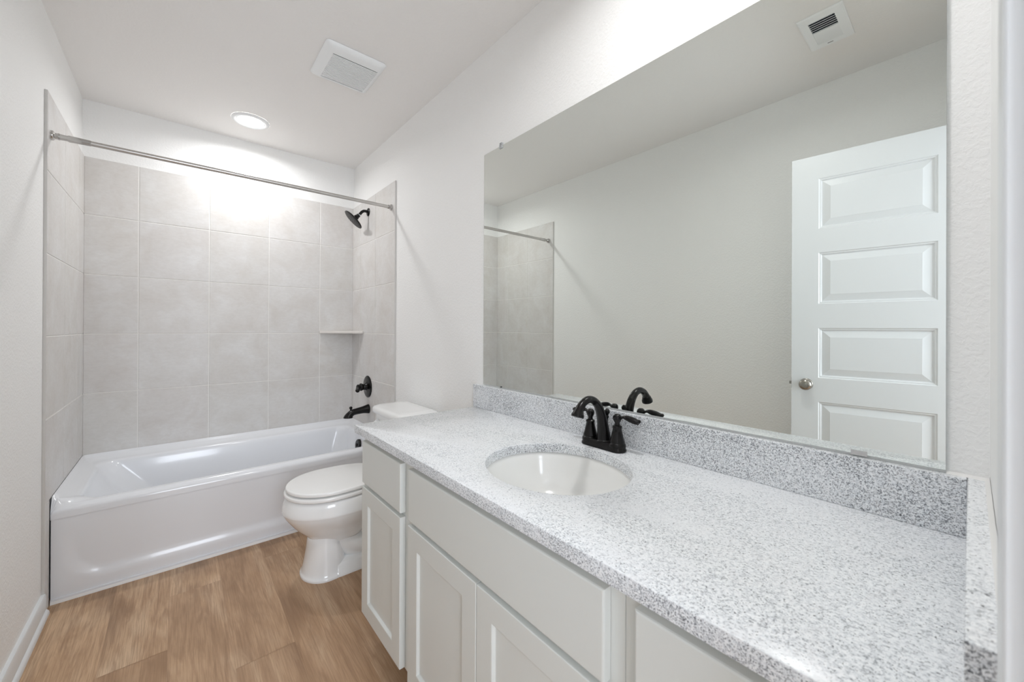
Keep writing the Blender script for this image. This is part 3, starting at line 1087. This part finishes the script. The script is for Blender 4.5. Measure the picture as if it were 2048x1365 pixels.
sink = thing('sink', 'white oval undermount sink set below the granite countertop', 'sink')
bm = bmesh.new()
prof = [(1.10, zb - 0.012), (1.10, zb - 0.0005), (1.035, zb - 0.0005), (1.015, zb - 0.006), (0.995, zb - 0.020), (0.95, zb - 0.055), (0.86, zb - 0.095), (0.70, zb - 0.124), (0.48, zb - 0.138), (0.25, zb - 0.144), (0.115, zb - 0.147), (0.112, zb - 0.150)]
loft(bm, [[Vector((SCX + SRX * k * math.cos(2 * PI * i / 96), SCY + SRY * k * math.sin(2 * PI * i / 96), z)) for i in range(96)] for k, z in prof], cap0=False)
obj('sink_bowl', bm, M_sink, sink, smooth=True, angle=70)
bm = bmesh.new()
lathe(bm, (SCX, SCY, zb - 0.1485), (0, 0, 1), [(0, 0.0205), (0.002, 0.0205), (0.003, 0.018), (0.006, 0.016), (0.007, 0.010), (0.007, 0)], 28)
obj('drain', bm, M_bronze, sink, smooth=True, angle=40)

# ================================================================== FAUCET
fa = thing('faucet', 'black two-handle centerset faucet behind the sink', 'faucet')
AX, AY = 1.452, -2.5535


def stadium(hx, hy, z, n=14):
    r = hx
    pts = []
    for s_, a0 in ((-1, PI), (1, 0)):
        for i in range(n + 1):
            a = a0 + PI * i / n
            pts.append(Vector((AX + r * math.cos(a), AY + s_ * (hy - r) + r * math.sin(a), z)))
    return pts


def stad(hx, hy, z, n=14):
    pts = []
    for s_ in (1, -1):
        a0 = 0 if s_ == 1 else PI
        for i in range(n + 1):
            a = a0 + PI * i / n
            pts.append(Vector((AX + hx * math.cos(a), AY + s_ * (hy - hx) + hx * math.sin(a), z)))
    return pts


bm = bmesh.new()
loft(bm, [stad(0.026, 0.079, HC + 0.0003), stad(0.0272, 0.080, HC + 0.003), stad(0.0268, 0.0798, HC + 0.006), stad(0.0250, 0.078, HC + 0.009), stad(0.0225, 0.0755, HC + 0.014), stad(0.0215, 0.0745, HC + 0.020),
          stad(0.019, 0.072, HC + 0.023), stad(0.012, 0.065, HC + 0.024)])
obj('base_plate', bm, M_bronze, fa, smooth=True, angle=50)
bm = bmesh.new()
P_ = [  # x, z, half width y, half depth
    (0.004, 0.018, 0.0235, 0.0260), (0.003, 0.026, 0.0220, 0.0235), (0.001, 0.045, 0.0200, 0.0200), (-0.004, 0.075, 0.0172, 0.0165), (-0.013, 0.106, 0.0150, 0.0140), (-0.027, 0.133, 0.0136, 0.0128),
    (-0.048, 0.152, 0.0122, 0.0115), (-0.073, 0.159, 0.0120, 0.0112), (-0.097, 0.153, 0.0120, 0.0112), (-0.114, 0.139, 0.0125, 0.0118), (-0.122, 0.126, 0.0145, 0.0140)]
P_ = catmull(P_, 5)
rings = []
for i, (x, z, hy, hd_) in enumerate(P_):
    a, b = P_[max(i - 1, 0)], P_[min(i + 1, len(P_) - 1)]
    d = Vector((b[0] - a[0], 0, b[1] - a[1])).normalized()
    w_ = Vector((d.z, 0, -d.x))
    rings.append([Vector((AX + x, AY, HC + z)) + Vector((0, hy * math.cos(q_), 0)) + w_ * (hd_ * math.sin(q_)) for q_ in (2 * PI * k / 28 for k in range(28))])
loft(bm, rings)
lathe(bm, (AX - 0.1215, AY, HC + 0.128), (-0.35, 0, -0.94), [(-0.004, 0.0145), (0.004, 0.0165), (0.008, 0.0185), (0.013, 0.0190), (0.0165, 0.0185), (0.0165, 0.012), (0.010, 0.0)], 28)
lathe(bm, (AX + 0.004, AY, HC + 0.016), (0, 0, 1), [(0, 0.0275), (0.004, 0.0275), (0.008, 0.0245), (0.010, 0.021)], 28)
obj('spout', bm, M_bronze, fa, smooth=True, angle=45)
for s_ in (1, -1):
    HY = AY + s_ * 0.0515
    bm = bmesh.new()
    lathe(bm, (AX, HY, HC + 0.014), (0, 0, 1), [(0, 0.0265), (0.006, 0.0262), (0.010, 0.0245), (0.012, 0.0225), (0.015, 0.0232), (0.018, 0.0222), (0.030, 0.0185), (0.045, 0.0150), (0.056, 0.0132), (0.058, 0.0146), (0.062, 0.0146),
                                                (0.064, 0.0125), (0.066, 0.0085), (0.072, 0.0075), (0.076, 0.0095), (0.082, 0.0125), (0.088, 0.0135), (0.094, 0.0120), (0.099, 0.007), (0.100, 0)], 28)
    h_ = obj('handle_base', bm, M_bronze, fa, smooth=True, angle=45)
    bm = bmesh.new()
    lp = catmull([(0, 0.102, 0.0045), (s_ * 0.012, 0.103, 0.0050), (s_ * 0.022, 0.107, 0.0055), (s_ * 0.034, 0.107, 0.0090), (s_ * 0.052, 0.104, 0.0108), (s_ * 0.066, 0.101, 0.0102), (s_ * 0.070, 0.1005, 0.0090), (s_ * 0.0755, 0.100, 0.0100), (s_ * 0.078, 0.0978, 0.005)], 4)
    ks = 0.86 if s_ == 1 else 0.97
    tube(bm, [(AX, HY + a * ks, HC + b) for a, b, c_ in lp], [c_ * 1.08 for a, b, c_ in lp], 16, flat=(1.0, 0.78))
    obj('lever', bm, M_bronze, fa, smooth=True, angle=50)
bm = bmesh.new()
lathe(bm, (AX + 0.0195, AY, HC + 0.018), (0, 0, 1), [(0, 0.0035), (0.070, 0.0035), (0.072, 0.0055), (0.078, 0.0055), (0.080, 0.004), (0.084, 0.006), (0.090, 0.0088), (0.096, 0.0080), (0.101, 0.004), (0.102, 0)], 18)
obj('lift_rod', bm, M_bronze, fa, smooth=True, angle=50)

# ================================================================== MIRROR
mi = thing('wall_mirror', 'large frameless rectangular mirror on the wall above the vanity', 'mirror')
MY0, MY1, MZ0, MZ1 = -1.8200, -3.2785, 0.9300, 2.0076
bm = bmesh.new()
fs = box(bm, (W - 0.0055, MY1, MZ0), (W - 0.0005, MY0, MZ1), 1)
fs[5].material_index = 0
obj('mirror_glass', bm, [M_mirror, M_glass_edge], mi)
# box faces: index 5 is the -x face
for yy_ in (-1.947,):
    bm = bmesh.new()
    box(bm, (W - 0.0095, yy_ - 0.010, MZ1 - 0.012), (W - 0.0058, yy_ + 0.010, MZ1 + 0.004))
    box(bm, (W - 0.0095, yy_ - 0.008, MZ1 + 0.0012), (W - 0.0006, yy_ + 0.008, MZ1 + 0.013))
    lathe(bm, (W - 0.0095, yy_, MZ1 + 0.008), (-1, 0, 0), [(0, 0.0030), (0.0015, 0.0025), (0.0015, 0)], 12)
    o = obj('mirror_clip', bm, M_clear, mi, bevel=0.0008)
    o['label'] = 'clear plastic mirror clip on top edge'
for yy_ in (-1.955, -3.156):
    bm = bmesh.new()
    if yy_ > -2:
        box(bm, (W - 0.0085, yy_ - 0.003, MZ0 - 0.002), (W - 0.0057, yy_ + 0.003, MZ0 + 0.003))
        o = obj('mirror_clip', bm, M_dark, mi)
    else:
        box(bm, (W - 0.0075, yy_ - 0.013, MZ0 - 0.003), (W - 0.0057, yy_ + 0.013, MZ0 + 0.007))
        o = obj('mirror_clip', bm, M_chrome, mi)

# ================================================================== CEILING FITTINGS
def downlight(LX, LY, watts, label):
    dl = thing('ceiling_light', label, 'ceiling light', 'round recessed ceiling lights')
    n = 56

    def ring(r, z):
        return [Vector((LX + r * math.cos(2 * PI * i / n), LY + r * math.sin(2 * PI * i / n), z)) for i in range(n)]
    bm = bmesh.new()
    loft(bm, [ring(r, z) for r, z in ((0.072, H - 0.0070), (0.077, H - 0.0055), (0.083, H - 0.0105), (0.090, H - 0.0105), (0.101, H - 0.0035), (0.102, H - 0.0004))], cap0=False, cap1=False)
    obj('trim_ring', bm, M_plastic, dl, smooth=True, angle=50)
    bm = bmesh.new()
    loft(bm, [ring(r, z) for r, z in ((0.0725, H - 0.0060), (0.070, H - 0.0085), (0.055, H - 0.0100), (0.02, H - 0.0105))], cap0=False)
    obj('lens', bm, M_lens, dl, smooth=True, angle=50)
    area_light('downlight_beam', (LX, LY, H - 0.012), (0, 0, 0), 0.13, 0.13, watts, (0.99, 0.995, 1.0), 'DISK', math.radians(165))


downlight(0.767, -0.345, TUB_LAMP_WATTS, 'round recessed ceiling light glowing over the tub')
downlight(1.02, -2.78, VANITY_LAMP_WATTS, 'round recessed ceiling light over the vanity counter')

fan = thing('exhaust_fan', 'square white bathroom exhaust fan grille on the ceiling', 'exhaust fan')
EX0, EX1, EY0, EY1 = 0.928, 1.210, -1.426, -1.118
GX0, GX1, GY0, GY1 = 0.972, 1.186, -1.366, -1.150
bm = bmesh.new()
zo, zi = H - 0.0005, H - 0.022


def rr(g, z):
    return rrect(EX0 + g, EX1 - g, EY0 + g, EY1 - g, 0.018, z, 5, 6)


outer = [rr(0.002, zo), rr(0.000, H - 0.004), rr(0.004, H - 0.011), rr(0.014, H - 0.018), rr(0.026, H - 0.0215)]
n = len(outer[0])
inner = [rrect(GX0, GX1, GY0, GY1, 0.002, zi, 5, 6), rrect(GX0 + 0.001, GX1 - 0.001, GY0 + 0.001, GY1 - 0.001, 0.002, H - 0.003, 5, 6)]
loft(bm, outer + inner, cap0=False, cap1=False)
NS = 20
for i in range(1, NS):
    yc_ = GY0 + (GY1 - GY0) * i / NS
    box(bm, (GX0, yc_ - 0.0037, H - 0.0215), (GX1, yc_ + 0.0037, H - 0.0195))
obj('grille_cover', bm, M_plastic, fan, smooth=True, angle=40)
obj('fan_dark_backing', B(((GX0 + 0.0012, GY0 + 0.0012, H - 0.0040), (GX1 - 0.0012, GY1 - 0.0012, H - 0.0008))), M_dark, fan)  # dark plate painted as the shade inside the fan

reg = thing('air_register', 'white rectangular ceiling air register seen in the mirror', 'vent')
QX0, QX1, QY0, QY1 = 0.350, 0.612, -2.977, -2.822
HX0, HX1, HY0, HY1 = 0.392, 0.572, -2.944, -2.855
bm = bmesh.new()
ou = [[Vector((x, y, z)) for x, y in ((QX0 + g, QY0 + g), (QX1 - g, QY0 + g), (QX1 - g, QY1 - g), (QX0 + g, QY1 - g))] for g, z in ((0, H - 0.0004), (0.001, H - 0.004), (0.006, H - 0.007))]
ou += [[Vector((x, y, z)) for x, y in ((HX0, HY0), (HX1, HY0), (HX1, HY1), (HX0, HY1))] for z in (H - 0.009, H - 0.001)]
loft(bm, ou, cap0=False, cap1=False)
NL = 12
pit = (HX1 - HX0) / NL
for i in range(NL):
    xc_ = HX0 + pit * (i + 0.5)
    sgn = 1 if i >= NL // 2 else -1
    # blades tilt away from the centre, so one half shows its gaps and the other closes up
    a_ = math.radians(38) * sgn
    ln = 0.0058 if sgn > 0 else 0.0064
    dx, dz = ln * math.cos(a_), ln * math.sin(a_)
    p = [Vector((xc_ - dx, HY0, H - 0.0060 + dz)), Vector((xc_ + dx, HY0, H - 0.0060 - dz)), Vector((xc_ + dx, HY0, H - 0.0035 - dz)), Vector((xc_ - dx, HY0, H - 0.0035 + dz))]
    loft(bm, [p, [v_ + Vector((0, HY1 - HY0, 0)) for v_ in p]])
obj('louver_face', bm, M_plastic, reg)
obj('duct_dark_backing', B(((HX0 + 0.0005, HY0 + 0.0005, H - 0.0015), (HX1 - 0.0005, HY1 - 0.0005, H - 0.0004))), M_duct_shade, reg)  # thin dark sheet in place of the unlit duct above the blades
obj('damper_lever', B(((0.374, -2.906, H - 0.009), (0.3765, -2.886, H - 0.0072))), M_dark, reg)


# ================================================================== put each Empty at its thing's base
def rebase(root):
    xs, ys, zs = [], [], []
    for c_ in root.children:
        for v_ in c_.data.vertices:
            xs.append(v_.co.x); ys.append(v_.co.y); zs.append(v_.co.z)
    base = Vector(((min(xs) + max(xs)) / 2, (min(ys) + max(ys)) / 2, min(zs)))
    root.location = base
    for c_ in root.children:
        c_.location = -base


bpy.context.view_layer.update()
for r_ in THINGS:
    if 'base' in r_:
        del r_['base']
    rebase(r_)
